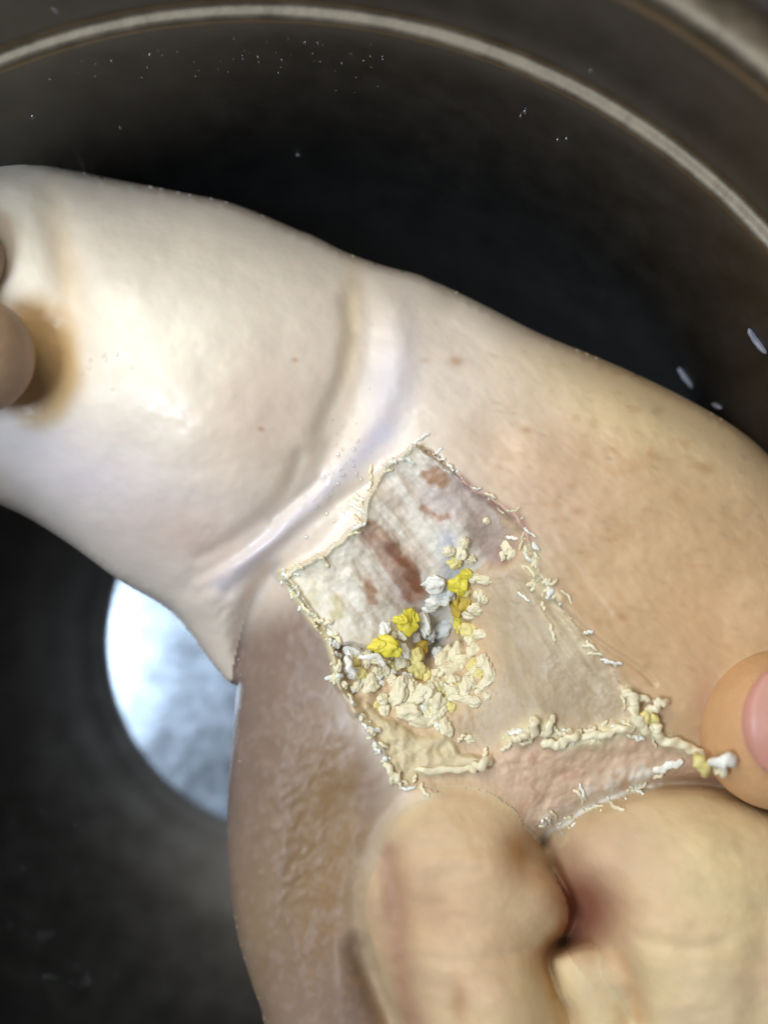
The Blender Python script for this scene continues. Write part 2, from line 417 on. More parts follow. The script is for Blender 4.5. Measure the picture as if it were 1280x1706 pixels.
C = lay(C, sstep(-cream, 0, 5)*(1-m)*0.9*(0.75+0.25*sstep(n3, -.3, .3)), srgb(212, 196, 156))
crm = srgb(222, 208, 166)
for pts, wd, a in ((P(466,958, 490,985, 520,1030, 550,1065, 566,1130, 595,1185), 8, .9), (P(880,910, 890,960, 930,1000), 10, .6),
                   (P(850,1232, 900,1205, 950,1235, 1010,1222, 1060,1208), 14, .9), (P(1045,1150, 1062,1190, 1100,1225, 1150,1250), 9, .9),
                   (P(470,957, 543,920, 604,871, 616,823, 643,779, 702,744), 7, .5), (P(905,980, 940,1040, 985,1085), 11, .35)):
    C = lay(C, ridge(pts, wd, warp=8, seed=61)*a*(1-m), crm)
C = lay(C, gran*0.5*(1-m), srgb(200, 172, 132))
C = lay(C, (1-m)*inw*np.exp(-(np.hypot(GX-722, GY-1070)/34)**2)*0.8, srgb(150, 146, 140))  # bluish-grey hole shading painted at the bottom of the tear
# reddish-brown contact shadow painted on the skin beside the right fingertip
C = lay(C, (1-m)*gauss(1175, 1180, 26, 90)*0.5, srgb(170, 122, 98))
C = lay(C, (1-m)*gauss(1190, 1300, 60, 26)*0.6, srgb(150, 106, 84))
C = np.clip(C*(1+0.05*n2+0.05*n1)[..., None], 0, 0.9)
wet = np.clip(0.35+0.45*n2+0.15*fold+0.4*gauss(560, 800, 90, 80)-0.35*fl-0.4*ms, 0, 1)

# ================================================================ objects
def link(name, me, mat=None, parent=None, smooth=True, **props):
    if mat: me.materials.append(mat)
    if smooth: me.polygons.foreach_set('use_smooth', np.ones(len(me.polygons), bool))
    o = bpy.data.objects.new(name, me); COL.objects.link(o)
    if parent: o.parent = parent
    for k, v in props.items(): o[k] = v
    return o
def thing(name, label, cat, loc=(0, 0, 0), group=None):
    o = bpy.data.objects.new(name, None); COL.objects.link(o); o.location = loc
    o.empty_display_size = 0.01
    o['label'] = label; o['category'] = cat
    if group: o['group'] = group
    return o
def child(name, me, mat, parent, **props):
    o = link(name, me, mat, parent, **props)
    o.matrix_parent_inverse = parent_inv(parent)
    return o
def parent_inv(p):
    from mathutils import Matrix
    return Matrix.Translation(-p.location)

# ---- materials
def nodes(name):
    m = bpy.data.materials.new(name); m.use_nodes = True
    nt = m.node_tree; b = nt.nodes['Principled BSDF']
    return m, nt, b
def nnew(nt, t, **kw):
    n = nt.nodes.new(t)
    for k, v in kw.items(): setattr(n, k, v)
    return n

def skin_material(name, sss=0.35, rough=(0.34, 0.6), bump=0.25, use_attr=True, base=None, coat=0.25, bscale=1400, var=0.10, scale=0.001):
    m, nt, b = nodes(name)
    L = nt.links
    tc = nnew(nt, 'ShaderNodeTexCoord')
    nz = nnew(nt, 'ShaderNodeTexNoise'); nz.inputs['Scale'].default_value = bscale; nz.inputs['Detail'].default_value = 3
    nz2 = nnew(nt, 'ShaderNodeTexNoise'); nz2.inputs['Scale'].default_value = 260; nz2.inputs['Detail'].default_value = 4
    vo = nnew(nt, 'ShaderNodeTexVoronoi'); vo.inputs['Scale'].default_value = bscale*0.8
    for n in (nz, nz2, vo): L.new(tc.outputs['Object'], n.inputs['Vector'])
    mix = nnew(nt, 'ShaderNodeMix', data_type='RGBA', blend_type='MULTIPLY'); mix.inputs[0].default_value = 1.0
    ramp = nnew(nt, 'ShaderNodeMapRange'); ramp.inputs[1].default_value = 0.3; ramp.inputs[2].default_value = 0.7
    ramp.inputs[3].default_value = 1-var; ramp.inputs[4].default_value = 1+var*0.3
    L.new(nz2.outputs['Fac'], ramp.inputs[0])
    if use_attr:
        at = nnew(nt, 'ShaderNodeAttribute', attribute_name='tint'); L.new(at.outputs['Color'], mix.inputs[6])
        wt = nnew(nt, 'ShaderNodeAttribute', attribute_name='wet')
    else:
        mix.inputs[6].default_value = (*base, 1)
    L.new(ramp.outputs[0], mix.inputs[7])
    L.new(mix.outputs[2], b.inputs['Base Color'])
    mr = nnew(nt, 'ShaderNodeMapRange'); mr.inputs[3].default_value = rough[1]; mr.inputs[4].default_value = rough[0]
    L.new(wt.outputs['Fac'] if use_attr else nz2.outputs['Fac'], mr.inputs[0]); L.new(mr.outputs[0], b.inputs['Roughness'])
    b.inputs['Subsurface Weight'].default_value = sss
    b.inputs['Subsurface Radius'].default_value = (1.0, 0.45, 0.25)
    b.inputs['Subsurface Scale'].default_value = scale
    b.inputs['Coat Weight'].default_value = coat
    if use_attr:
        cw = nnew(nt, 'ShaderNodeMath', operation='MULTIPLY'); cw.inputs[1].default_value = coat*1.6
        L.new(wt.outputs['Fac'], cw.inputs[0]); L.new(cw.outputs[0], b.inputs['Coat Weight'])
    b.inputs['Coat Roughness'].default_value = 0.3
    b.inputs['Specular IOR Level'].default_value = 0.4
    add = nnew(nt, 'ShaderNodeMath', operation='ADD'); L.new(nz.outputs['Fac'], add.inputs[0]); L.new(vo.outputs['Distance'], add.inputs[1])
    bp = nnew(nt, 'ShaderNodeBump'); bp.inputs['Strength'].default_value = bump; bp.inputs['Distance'].default_value = 0.0002
    L.new(add.outputs[0], bp.inputs['Height']); L.new(bp.outputs[0], b.inputs['Normal']); L.new(bp.outputs[0], b.inputs['Coat Normal'])
    return m
M_skin = skin_material('scalded_skin', 0.4, (0.34, 0.52), 0.07, coat=0.4, var=0.05)
M_flesh = skin_material('torn_flesh', 0.0, (0.36, 0.6), 0.28, coat=0.12, bscale=1900, var=0.06, scale=0.0005)
M_toe = skin_material('toe_skin', 0.35, (0.45, 0.62), 0.12, coat=0.08)
def lum_mat(name, rgb, var=.08, sss=.35, coat=.35):
    return skin_material(name, sss, (0.4, 0.6), 0.15, False, srgb(*rgb), coat, 1600, var, 0.0004)
M_fat = lum_mat('cream_fat', (230, 218, 184))
M_fatw = lum_mat('white_fat', (234, 230, 218))
M_fatg = lum_mat('grey_fat', (214, 214, 208))
M_fatp = lum_mat('pale_yellow_fat', (222, 206, 134))
M_yel = lum_mat('yellow_fat', (232, 216, 72), .25)
M_mus = lum_mat('mustard_fat', (204, 172, 62), .25)

# ---- the meat mesh, split by region
inside = sd_all < 0
ny, nx = GX.shape
# snap the grid points just outside onto the outline
PX = GX.copy(); PY = GY.copy(); PH = H.copy()
gy_, gx_ = np.gradient(sd_all, STEP)
gl = np.hypot(gx_, gy_)+1e-6
near = (np.abs(sd_all) < STEP*0.75)
PX = np.where(near, GX-gx_/gl*sd_all, GX); PY = np.where(near, GY-gy_/gl*sd_all, GY)
PH = np.where(near, 0.0, H)
usev = inside | near
quad = usev[:-1, :-1] & usev[1:, :-1] & usev[:-1, 1:] & usev[1:, 1:]
lab = np.zeros(GX.shape, int)
lab[(wound < -2)] = 1
lab[(flap < -1)] = 2
lab[(membrane < -4) & (flap >= -1)] = 3
lab[(pink < -1) & (membrane >= -4)] = 4
lab[(cream < -1)] = 5
lab[is_a] = 6; lab[is_b] = 7; lab[is_k] = 8
qlab = lab[:-1, :-1]
I = np.arange(ny*nx).reshape(ny, nx)
Q = np.stack([I[:-1, :-1], I[1:, :-1], I[1:, 1:], I[:-1, 1:]], -1)   # y goes down -> this order faces +z
wx, wy, wz = to_world(PX, PY, PH)
# normals of the whole surface so the cut pieces still shade as one
Pn = np.stack([wx, wy, wz], -1)
tx = np.gradient(Pn, axis=1); ty = np.gradient(Pn, axis=0)
NN = np.cross(tx, -ty); NN /= np.linalg.norm(NN, axis=-1, keepdims=True)+1e-12
bx_, by_, bz_ = to_world(GX, GY, -0.75*np.minimum(np.where(near, 0, H), 260))
bx_ = np.where(near, wx, bx_); by_ = np.where(near, wy, by_)

covered = (lab != 0) & (lab < 6)
ec = covered.copy()
for _ in range(3):
    e0 = ec.copy(); ec[1:] &= e0[:-1]; ec[:-1] &= e0[1:]
    e0 = ec.copy(); ec[:, 1:] &= e0[:, :-1]; ec[:, :-1] &= e0[:, 1:]
inner1 = covered.copy()
inner1[1:] &= covered[:-1]; inner1[:, 1:] &= covered[:, :-1]; inner1[1:, 1:] &= covered[:-1, :-1]
ux, uy, uz = to_world(PX, PY, PH-12.0*ec-2.0*inner1)
def grid_mesh(name, sel, back=None):
    wx, wy, wz = (globals()['ux'], globals()['uy'], globals()['uz']) if back is not None else (globals()['wx'], globals()['wy'], globals()['wz'])
    q = Q[sel]
    used = np.unique(q); mp = np.full(ny*nx, -1); mp[used] = np.arange(len(used))
    co = np.stack([wx.ravel()[used], wy.ravel()[used], wz.ravel()[used]], 1)
    faces = mp[q]; cidx = used; fl_ = faces
    if back is not None:
        qb = Q[back]; usedb = np.unique(qb); isn = near.ravel()[usedb]
        mpb = np.full(ny*nx, -1)
        newb = usedb[~(isn & (mp[usedb] >= 0))]
        mpb[newb] = np.arange(len(newb))+len(co)
        keep = usedb[isn & (mp[usedb] >= 0)]; mpb[keep] = mp[keep]
        co = np.vstack([co, np.stack([bx_.ravel()[newb], by_.ravel()[newb], bz_.ravel()[newb]], 1)])
        fl_ = np.vstack([faces, mpb[qb][:, ::-1]]); cidx = np.concatenate([used, newb])
    me = bpy.data.meshes.new(name)
    me.vertices.add(len(co)); me.vertices.foreach_set('co', co.astype(np.float32).ravel())
    me.loops.add(len(fl_)*4); me.loops.foreach_set('vertex_index', fl_.astype(np.int32).ravel())
    me.polygons.add(len(fl_)); me.polygons.foreach_set('loop_start', np.arange(0, len(fl_)*4, 4, dtype=np.int32))
    me.update(calc_edges=True)
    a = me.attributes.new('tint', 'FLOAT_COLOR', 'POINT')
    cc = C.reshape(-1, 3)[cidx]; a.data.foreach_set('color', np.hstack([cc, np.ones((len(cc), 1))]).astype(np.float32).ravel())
    b = me.attributes.new('wet', 'FLOAT', 'POINT'); b.data.foreach_set('value', wet.ravel()[cidx].astype(np.float32))
    me.polygons.foreach_set('use_smooth', np.ones(len(fl_), bool))
    nf = len(used)
    nn = np.zeros((len(co), 3)); nn[:nf] = NN.reshape(-1, 3)[used]
    if back is None:
        me.normals_split_custom_set_from_vertices(nn.tolist())
    else:
        nn[near.ravel()[cidx]] = 0
        me.normals_split_custom_set_from_vertices(nn.tolist())   # zero = automatic
    return me
trotter = thing('pork_trotter', 'pale scalded pork trotter with torn-open skin, held over the steel basin', 'meat')
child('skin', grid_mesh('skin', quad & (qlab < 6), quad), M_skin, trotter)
for k, nm, mt, lb in ((1, 'torn_flesh', M_flesh, None), (2, 'torn_flap', M_flesh, 'pale torn flap with brown patches'),
                      (3, 'membrane', M_flesh, 'smooth greyish tan membrane'), (4, 'pink_flesh', M_flesh, None),
                      (5, 'fat_sheet', M_flesh, 'cream sheet of fat at the lower lip of the tear'),
                      (6, 'toe', M_toe, 'left knobbly toe'), (7, 'toe', M_toe, 'right smooth rounded toe'), (8, 'toe_knob', M_toe, None)):
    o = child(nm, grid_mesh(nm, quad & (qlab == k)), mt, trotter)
    if lb: o['label'] = lb

# ---- lumps of fat in the wound
def lump_mesh(name, seed, rough=0.28, sub=4, spiky=False):
    bm = bmesh.new(); bmesh.ops.create_icosphere(bm, subdivisions=sub, radius=1)
    r = random.Random(seed)
    cs = [(Vector((r.gauss(0, 1), r.gauss(0, 1), r.gauss(0, 1))).normalized(), r.uniform(-1, 1), r.uniform(2.5, 9)) for _ in range(14)]
    from mathutils import noise
    off = Vector((r.uniform(0, 50), r.uniform(0, 50), r.uniform(0, 50)))
    for v in bm.verts:
        n = v.co.normalized(); d = 0
        for c, a, k in cs: d += a*math.exp(-k*(n-c).length_squared)
        if spiky: d = abs(d)*1.1-0.2
        d2 = noise.noise(n*1.7+off)*1.0+noise.noise(n*3.6+off)*0.4+noise.noise(n*8+off)*0.07
        v.co = n*max(0.55, 1+rough*0.42*d+0.42*d2)
    me = bpy.data.meshes.new(name); bm.to_mesh(me); bm.free()
    me.polygons.foreach_set('use_smooth', np.ones(len(me.polygons), bool))
    return me
LM = {}
def lump(name, X, Y, rx, ry, mat, ang=None, lift=0.25, rz=None, kind=0, label=None, rot=0.35):
    key = (mat.name, kind, name == 'skin_crumb', random.randrange(9))
    if key not in LM:
        me = lump_mesh(name, len(LM)*13+kind*31+5, 0.34 if kind == 0 else 0.55, 4 if name != 'skin_crumb' else 2, kind == 1); me.materials.append(mat); LM[key] = me
    o = bpy.data.objects.new(name, LM[key]); COL.objects.link(o); o.parent = trotter
    rz = rz or min(rx, ry)*0.72
    h = H_at(X, Y)+rz*lift
    o.location = V(X, Y, h)
    o.scale = (rx*S, ry*S, rz*S)
    a = random.uniform(-0.5, 0.5) if ang is None else R(-ang)
    o.rotation_euler = (random.uniform(-rot, rot), random.uniform(-rot, rot), a)
    if label: o['label'] = label
    return o
lob = [ # x, y, rx, ry, mat, angle
 (722,972,17,14,M_fatw,0),(727,995,18,15,M_fatw,0),(745,985,12,20,M_fatg,10),(716,1010,12,9,M_fatw,0),(735,1047,19,15,M_fatg,0),(712,1058,12,14,M_fatg,0),
 (702,1030,11,26,M_fatw,-20),(641,1048,9,10,M_fatw,0),(667,1056,6,12,M_fatw,-35),(655,1060,6,6,M_fat,0),(690,1062,9,8,M_fatw,0),
 (552,1058,10,10,M_fatw,0),(556,1074,8,7,M_fatw,0),(588,1086,17,9,M_fatw,20),(582,1102,9,15,M_fatw,0),(586,1120,13,9,M_fatw,0),(618,1098,26,6,M_fat,4),
 (638,1112,7,13,M_fat,-30),(617,1140,13,15,M_fat,0),(605,1128,9,7,M_fat,0),(664,1104,13,11,M_fat,0),(674,1086,7,13,M_fatw,-20),(690,1096,12,14,M_fatp,0),
 (742,1102,13,21,M_fat,30),(762,1096,12,22,M_fat,-5),(752,1118,22,12,M_fat,0),(730,1088,10,10,M_fatg,0),(790,1085,11,12,M_fat,0),(806,1103,10,12,M_fat,0),(816,1122,9,15,M_fat,0),
 (806,1140,12,7,M_fat,-30),(756,1152,14,12,M_fat,20),(776,1144,9,17,M_fat,10),(768,1166,18,8,M_fat,0),(664,1152,12,22,M_fat,10),(678,1130,9,9,M_fatw,0),
 (694,1118,15,14,M_fatp,0),(708,1126,12,14,M_fatp,0),(684,1148,14,14,M_fat,0),(706,1156,14,18,M_fat,40),(690,1168,20,10,M_fat,-35),(680,1184,17,12,M_fat,0),(706,1182,12,9,M_fat,30),
 (726,1170,14,14,M_fat,0),(700,1200,20,10,M_fat,10),(722,1196,13,12,M_fat,0),(743,1214,10,15,M_fat,-15),(735,1186,11,10,M_fat,0),(785,1231,9,6,M_fat,0),
 (806,966,15,6,M_fat,10),(790,962,10,7,M_fat,0),(800,990,8,11,M_fat,0),(808,998,7,7,M_fat,0),(796,1014,15,9,M_fat,-10),(782,1022,11,8,M_fat,0),(778,984,9,10,M_fatp,0),
 (784,1050,17,12,M_fatp,20),(802,1056,12,7,M_fat,10),(786,1066,12,9,M_fat,0),(750,918,9,8,M_fat,0),(768,920,8,12,M_fat,0),(758,936,11,9,M_fatp,0),(782,930,10,7,M_fat,20),
 (774,905,7,9,M_fat,0),(812,868,6,5,M_fat,0),(845,912,7,11,M_fat,-25),(852,925,5,9,M_fat,20),(838,925,5,8,M_fat,0),
 (640,1165,10,8,M_fat,0),(628,1122,7,10,M_fat,0),(650,1128,8,7,M_fat,0),(720,1146,9,10,M_fat,0),(742,1136,9,8,M_fat,0),(792,1120,8,9,M_fat,0),(790,1170,9,7,M_fat,0),(812,1160,6,5,M_fat,0),
 (562,1110,6,9,M_fat,0),(558,1130,6,8,M_fat,0),(572,1142,7,6,M_fat,0)]
for k in range(70):
    a_ = random.uniform(-0.4, 3.9); q = random.uniform(0.25, 1.0)
    x_ = 700+115*q*math.cos(a_); y_ = 1120+95*q*math.sin(a_)
    if poly_sd(np.array([x_]), np.array([y_]), P(560,1060, 700,1110, 780,1000, 830,1010, 835,1150, 770,1245, 690,1225, 600,1165))[0] > -4: continue
    r_ = random.uniform(4, 10); lob.append((x_, y_, r_*random.uniform(.8, 1.7), r_, random.choice((M_fat, M_fat, M_fatw, M_fatp)), random.uniform(0, 180)))
for x, y, rx, ry, mt, a in lob:
    lump('fat_lobule', x+random.uniform(-1, 1), y, rx*1.08, ry*1.1, mt, a, 0.12)
for x, y, rx, ry, mt, a in ((676,1038,17,20,M_yel,0),(686,1026,10,15,M_yel,-25),(664,1030,12,8,M_yel,10),(644,1077,24,15,M_yel,8),(630,1076,14,10,M_yel,0),(698,1078,12,12,M_mus,0),
                            (765,972,15,15,M_yel,0),(762,1002,11,22,M_mus,0),(776,1004,10,14,M_mus,0),(766,1040,9,14,M_yel,0),(775,955,9,8,M_yel,0)):
    lump('yellow_fat_lobule', x, y, rx*1.05, ry*1.05, mt, a, 0.2, kind=1, label='yellow lump of fat in the tear' if mt is M_yel else 'mustard brown lump of fat in the tear')

# ---- shreds and crumbs along the torn rims
def strand(pts, r0, mat, seed=0, lift=10, name='skin_shred', parent=None, label=None):
    pts = spline(P(*pts), 6, False); n = len(pts); rr = random.Random(seed)
    vs = []; fs = []; K = 8
    ph = [rr.uniform(0, 6) for _ in range(4)]
    cen = [V(x, y, H_at(x, y)+lift*(0.6+0.7*math.sin(i/n*3.1))) for i, (x, y) in enumerate(pts)]
    for i, c in enumerate(cen):
        t = i/(n-1); d = (cen[min(i+1, n-1)]-cen[max(i-1, 0)]).normalized()
        a = d.cross(Vector((0, 0, 1))).normalized(); b = a.cross(d)
        e = math.sqrt(max(0.02, 1-abs(2*t-1)**4))
        for k in range(K):
            th = 2*math.pi*k/K
            r = r0*S*e*(1+0.38*math.sin(5*t*3+ph[0]+th)+0.34*math.sin(11*t*3+ph[1]-2*th)+rr.uniform(-.28, .28))
            vs.append(c+a*math.cos(th)*r+b*math.sin(th)*r*0.65)
    for i in range(n-1):
        for k in range(K): fs.append((i*K+k, i*K+(k+1) % K, (i+1)*K+(k+1) % K, (i+1)*K+k))
    fs.append(tuple(range(K))[::-1]); fs.append(tuple((n-1)*K+k for k in range(K)))
    me = bpy.data.meshes.new(name); me.from_pydata([tuple(v) for v in vs], [], fs); me.update()
    o = link(name, me, mat, trotter)
    sm = o.modifiers.new('s', 'SUBSURF'); sm.levels = 1; sm.render_levels = 1
    if label: o['label'] = label
    return o
strand((1036,1150, 1050,1158, 1058,1175, 1060,1196, 1072,1212, 1090,1220), 9, M_fat, 1, 12)
strand((1040,1156, 1060,1162, 1085,1166), 6, M_fat, 2, 10)
strand((1074,1192, 1090,1180, 1100,1172, 1116,1168), 8, M_fat, 3, 16)
strand((1066,1190, 1082,1198, 1096,1190), 10, M_fatp, 4, 10)
strand((1080,1210, 1110,1235, 1150,1245, 1175,1262), 8, M_fat, 5, 10)
strand((1084,1200, 1096,1216, 1100,1236), 9, M_fat, 6, 8)
strand((1162,1255, 1170,1275, 1184,1290), 11, M_fatp, 7, 60)
strand((1188,1272, 1206,1268, 1232,1266), 12, M_fatw, 8, 90, label='white shred of fat lying against the fingertip')
strand((1192,1276, 1202,1284, 1212,1290), 9, M_fat, 9, 80)
strand((852,1232, 870,1228, 884,1216), 7, M_fat, 10, 8)
strand((884,1234, 890,1212, 893,1192), 8, M_fat, 11, 8)
strand((910,1230, 916,1210, 924,1190), 6, M_fat, 12, 8)
strand((900,1238, 925,1240, 950,1232, 970,1215), 9, M_fat, 13, 6)
strand((960,1228, 1000,1226, 1030,1216, 1060,1214), 7, M_fat, 14, 5)
strand((782,1282, 800,1276, 820,1266), 9, M_fat, 15, 10)
strand((690,1282, 730,1284, 790,1278), 6, M_fat, 16, 4)
strand((1088,1286, 1115,1276, 1140,1268), 7, M_fatw, 17, 4)
strand((640,1270, 655,1290, 668,1304), 7, M_fat, 18, 3)
strand((596,1096, 630,1094, 640,1112), 5, M_fatw, 19, 26)
strand((578,1092, 582,1110, 592,1130), 6, M_fatw, 20, 20)
for i in range(107):
    lines = ((P(466,958, 490,985, 520,1030, 550,1065, 566,1130, 595,1185), 6, 4.5, 22), (P(760,788, 812,832, 866,866, 882,912), 5, 2.4, 9),
             (P(880,910, 892,960, 930,1000), 13, 5, 16), (P(905,960, 925,1000, 950,1045), 10, 3, 6), (P(850,1228, 900,1215, 960,1230, 1060,1208), 12, 5.5, 26),
             (P(930,1376, 965,1360, 1040,1324, 1080,1304), 9, 4, 10), (P(600,1195, 630,1250, 665,1302), 6, 5, 18))
    k = 0; j = i
    while j >= lines[k][3]: j -= lines[k][3]; k += 1
    pl = spline(lines[k][0], 8, False); p = pl[int(j/lines[k][3]*(len(pl)-1))]
    r0 = lines[k][2]*random.uniform(0.35, 0.95)
    lump('skin_crumb', p[0]+random.gauss(0, lines[k][1]*0.6), p[1]+random.gauss(0, lines[k][1]*0.6), r0*random.uniform(.9, 2.6), r0,
         random.choice((M_fat, M_fat, M_fatw)), random.uniform(0, 180), -0.1)
for line, cnt, wd_, r_ in ((P(466,958, 490,985, 520,1030, 550,1065, 566,1130, 595,1185), 15, 5, 3.4), (P(466,957, 540,919, 600,870, 612,824, 640,779, 698,744), 16, 4, 3.0),
                      (P(700,744, 760,790, 812,832, 866,866, 882,912), 9, 4, 2.2), (P(880,910, 892,960, 930,1010, 985,1085, 1040,1150), 18, 13, 2.6),
                      (P(780,1262, 850,1228, 900,1212, 960,1226, 1060,1210, 1110,1240), 16, 10, 3.4), (P(912,1392, 960,1362, 1040,1326, 1090,1304), 14, 10, 3.0), (P(600,1195, 630,1250, 665,1302, 740,1290), 12, 7, 3.6)):
    pl = spline(line, 8, False)
    for k in range(cnt):
        q = int((k+random.random())/cnt*(len(pl)-2)); p = pl[q]; d = pl[q+1]-pl[q]; a_ = math.atan2(d[1], d[0])+random.gauss(0, 0.8); L_ = random.uniform(7, 17)
        x_ = p[0]+random.gauss(0, wd_); y_ = p[1]+random.gauss(0, wd_); b_ = random.uniform(-.8, .8)
        strand((x_, y_, x_+L_*math.cos(a_), y_+L_*math.sin(a_), x_+L_*(math.cos(a_)+math.cos(a_+b_)), y_+L_*(math.sin(a_)+math.sin(a_+b_))), r_*random.uniform(.7, 1.25),
               random.choice((M_fat, M_fat, M_fatw)), 200+k, random.uniform(0, 5))
# tiny water bubbles clinging to the skin
bmw = bmesh.new()
def bead(X, Y, r):
    c = V(X, Y, H_at(X, Y)+r*0.25)
    g = bmesh.ops.create_icosphere(bmw, subdivisions=2, radius=r*S)
    for v in g['verts']: v.co = Vector((v.co.x, v.co.y, v.co.z*0.7))+c
for i in range(60):
    x = random.gauss(560, 26); y = 770+random.gauss(30, 42)-(x-560)*0.9
    if poly_sd(np.array([x]), np.array([y]), P(462,955, 540,918, 600,868, 610,822, 638,775, 695,738, 760,900, 600,1000))[0] < 8: continue
    bead(x, y, random.uniform(1.5, 4.2))
for i in range(26): bead(398+random.gauss(0, 2), random.uniform(1095, 1300), random.uniform(1.5, 3.2))
for x, y in ((137,623),(148,612),(173,592),(176,600),(194,590),(218,612),(187,648),(150,600)): bead(x, y, random.uniform(2.5, 5))
me = bpy.data.meshes.new('water_beads'); bmw.to_mesh(me); bmw.free()
M_water = bpy.data.materials.new('water'); M_water.use_nodes = True
nt = M_water.node_tree; nt.nodes.clear()
wo = nt.nodes.new('ShaderNodeOutputMaterial'); wmx = nt.nodes.new('ShaderNodeMixShader'); wtr = nt.nodes.new('ShaderNodeBsdfTransparent'); wgl = nt.nodes.new('ShaderNodeBsdfGlossy')
wgl.inputs['Roughness'].default_value = 0.15; wmx.inputs[0].default_value = 0.14
nt.links.new(wtr.outputs[0], wmx.inputs[1]); nt.links.new(wgl.outputs[0], wmx.inputs[2]); nt.links.new(wmx.outputs[0], wo.inputs[0])
o = link('water_beads', me, M_water, trotter); o['kind'] = 'stuff'

# ================================================================ STEEL BASIN
BX, BY = -183*S, -272*S
prof_floor = [(0, -560), (120, -560), (250, -560), (360, -560), (382, -560), (392, -560), (398, -559)]
prof_wall = [(398, -559), (404, -557), (412, -554), (424, -550), (448, -540), (500, -518), (580, -470), (680, -380), (780, -250), (860, -100), (920, 60), (955, 180), (974, 262), (982, 290)]
prof_step = [(982, 290), (984, 295), (990, 299), (996, 301), (1002, 303), (1007, 307), (1009, 314)]
prof_up = [(1009, 314), (1018, 350), (1030, 430), (1040, 500), (1043, 524)]
prof_rim = [(1043, 524), (1048, 540), (1060, 552), (1080, 558), (1104, 556), (1122, 544), (1130, 526), (1126, 508), (1114, 500)]
prof_out = [(1114, 500), (1080, 498), (1058, 480), (1040, 400), (1000, 150), (900, -150), (700, -430), (480, -590), (0, -600)]
def lathe(name, prof, n=256, dense=True):
    p = spline(np.array(prof, float), 4, False) if dense else np.array(prof, float)
    vs = []; fs = []
    pole0 = p[0][0] < 1; pole1 = p[-1][0] < 1
    idx = []
    for (r, z) in p:
        if r < 1: idx.append([len(vs)]*n); vs.append((0, 0, z*S))
        else:
            idx.append(list(range(len(vs), len(vs)+n)))
            for k in range(n):
                a = 2*math.pi*k/n; vs.append((r*S*math.cos(a), r*S*math.sin(a), z*S))
    for i in range(len(p)-1):
        for k in range(n):
            f = [idx[i][k], idx[i][(k+1) % n], idx[i+1][(k+1) % n], idx[i+1][k]]
            f = list(dict.fromkeys(f))
            fs.append(f)
    me = bpy.data.meshes.new(name); me.from_pydata(vs, [], fs); me.update()
    return me
def steel(name, rough, bump=0.12, col=(0.42, 0.41, 0.40), spots=0.3, blot=1.0):
    m, nt, b = nodes(name); L = nt.links
    tc = nnew(nt, 'ShaderNodeTexCoord')
    b.inputs['Metallic'].default_value = 1; 
    nz = nnew(nt, 'ShaderNodeTexNoise'); nz.inputs['Scale'].default_value = 240; nz.inputs['Detail'].default_value = 6; nz.inputs['Roughness'].default_value = 0.6
    nf = nnew(nt, 'ShaderNodeTexNoise'); nf.inputs['Scale'].default_value = 900; nf.inputs['Detail'].default_value = 3
    L.new(tc.outputs['Object'], nz.inputs['Vector']); L.new(tc.outputs['Object'], nf.inputs['Vector'])
    mr = nnew(nt, 'ShaderNodeMapRange'); mr.inputs[1].default_value = 0.35; mr.inputs[2].default_value = 0.7
    mr.inputs[3].default_value = rough; mr.inputs[4].default_value = min(1, rough+spots)
    L.new(nz.outputs['Fac'], mr.inputs[0]); L.new(mr.outputs[0], b.inputs['Roughness'])
    cr = nnew(nt, 'ShaderNodeMapRange'); cr.inputs[1].default_value = 0.3; cr.inputs[2].default_value = 0.75; cr.inputs[3].default_value = 1-0.25*blot; cr.inputs[4].default_value = 1+0.15*blot
    L.new(nz.outputs['Fac'], cr.inputs[0])
    mx = nnew(nt, 'ShaderNodeMix', data_type='RGBA', blend_type='MULTIPLY'); mx.inputs[0].default_value = 1; mx.inputs[6].default_value = (*col, 1)
    L.new(cr.outputs[0], mx.inputs[7]); L.new(mx.outputs[2], b.inputs['Base Color'])
    bp = nnew(nt, 'ShaderNodeBump'); bp.inputs['Strength'].default_value = bump; bp.inputs['Distance'].default_value = 0.0001
    L.new(nf.outputs['Fac'], bp.inputs['Height']); L.new(bp.outputs[0], b.inputs['Normal'])
    return m
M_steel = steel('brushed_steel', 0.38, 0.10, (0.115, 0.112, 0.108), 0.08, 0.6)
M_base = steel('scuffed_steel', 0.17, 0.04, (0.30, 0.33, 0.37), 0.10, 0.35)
M_rim = steel('polished_steel', 0.34, 0.2, (0.20, 0.160, 0.112), 0.16)
basin = thing('steel_basin', 'round stainless steel basin with stepped wall, under the trotter', 'basin', (BX, BY, -600*S))
def bchild(name, me, mat, **kw):
    o = link(name, me, mat, basin, **kw); o.location = (0, 0, 600*S); return o
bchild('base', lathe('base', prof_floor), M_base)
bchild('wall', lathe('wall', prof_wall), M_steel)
bchild('step', lathe('step', prof_step), M_rim)
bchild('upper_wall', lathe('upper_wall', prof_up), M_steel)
bchild('rim', lathe('rim', prof_rim), M_rim)
bchild('outer_wall', lathe('outer_wall', prof_out), M_steel)

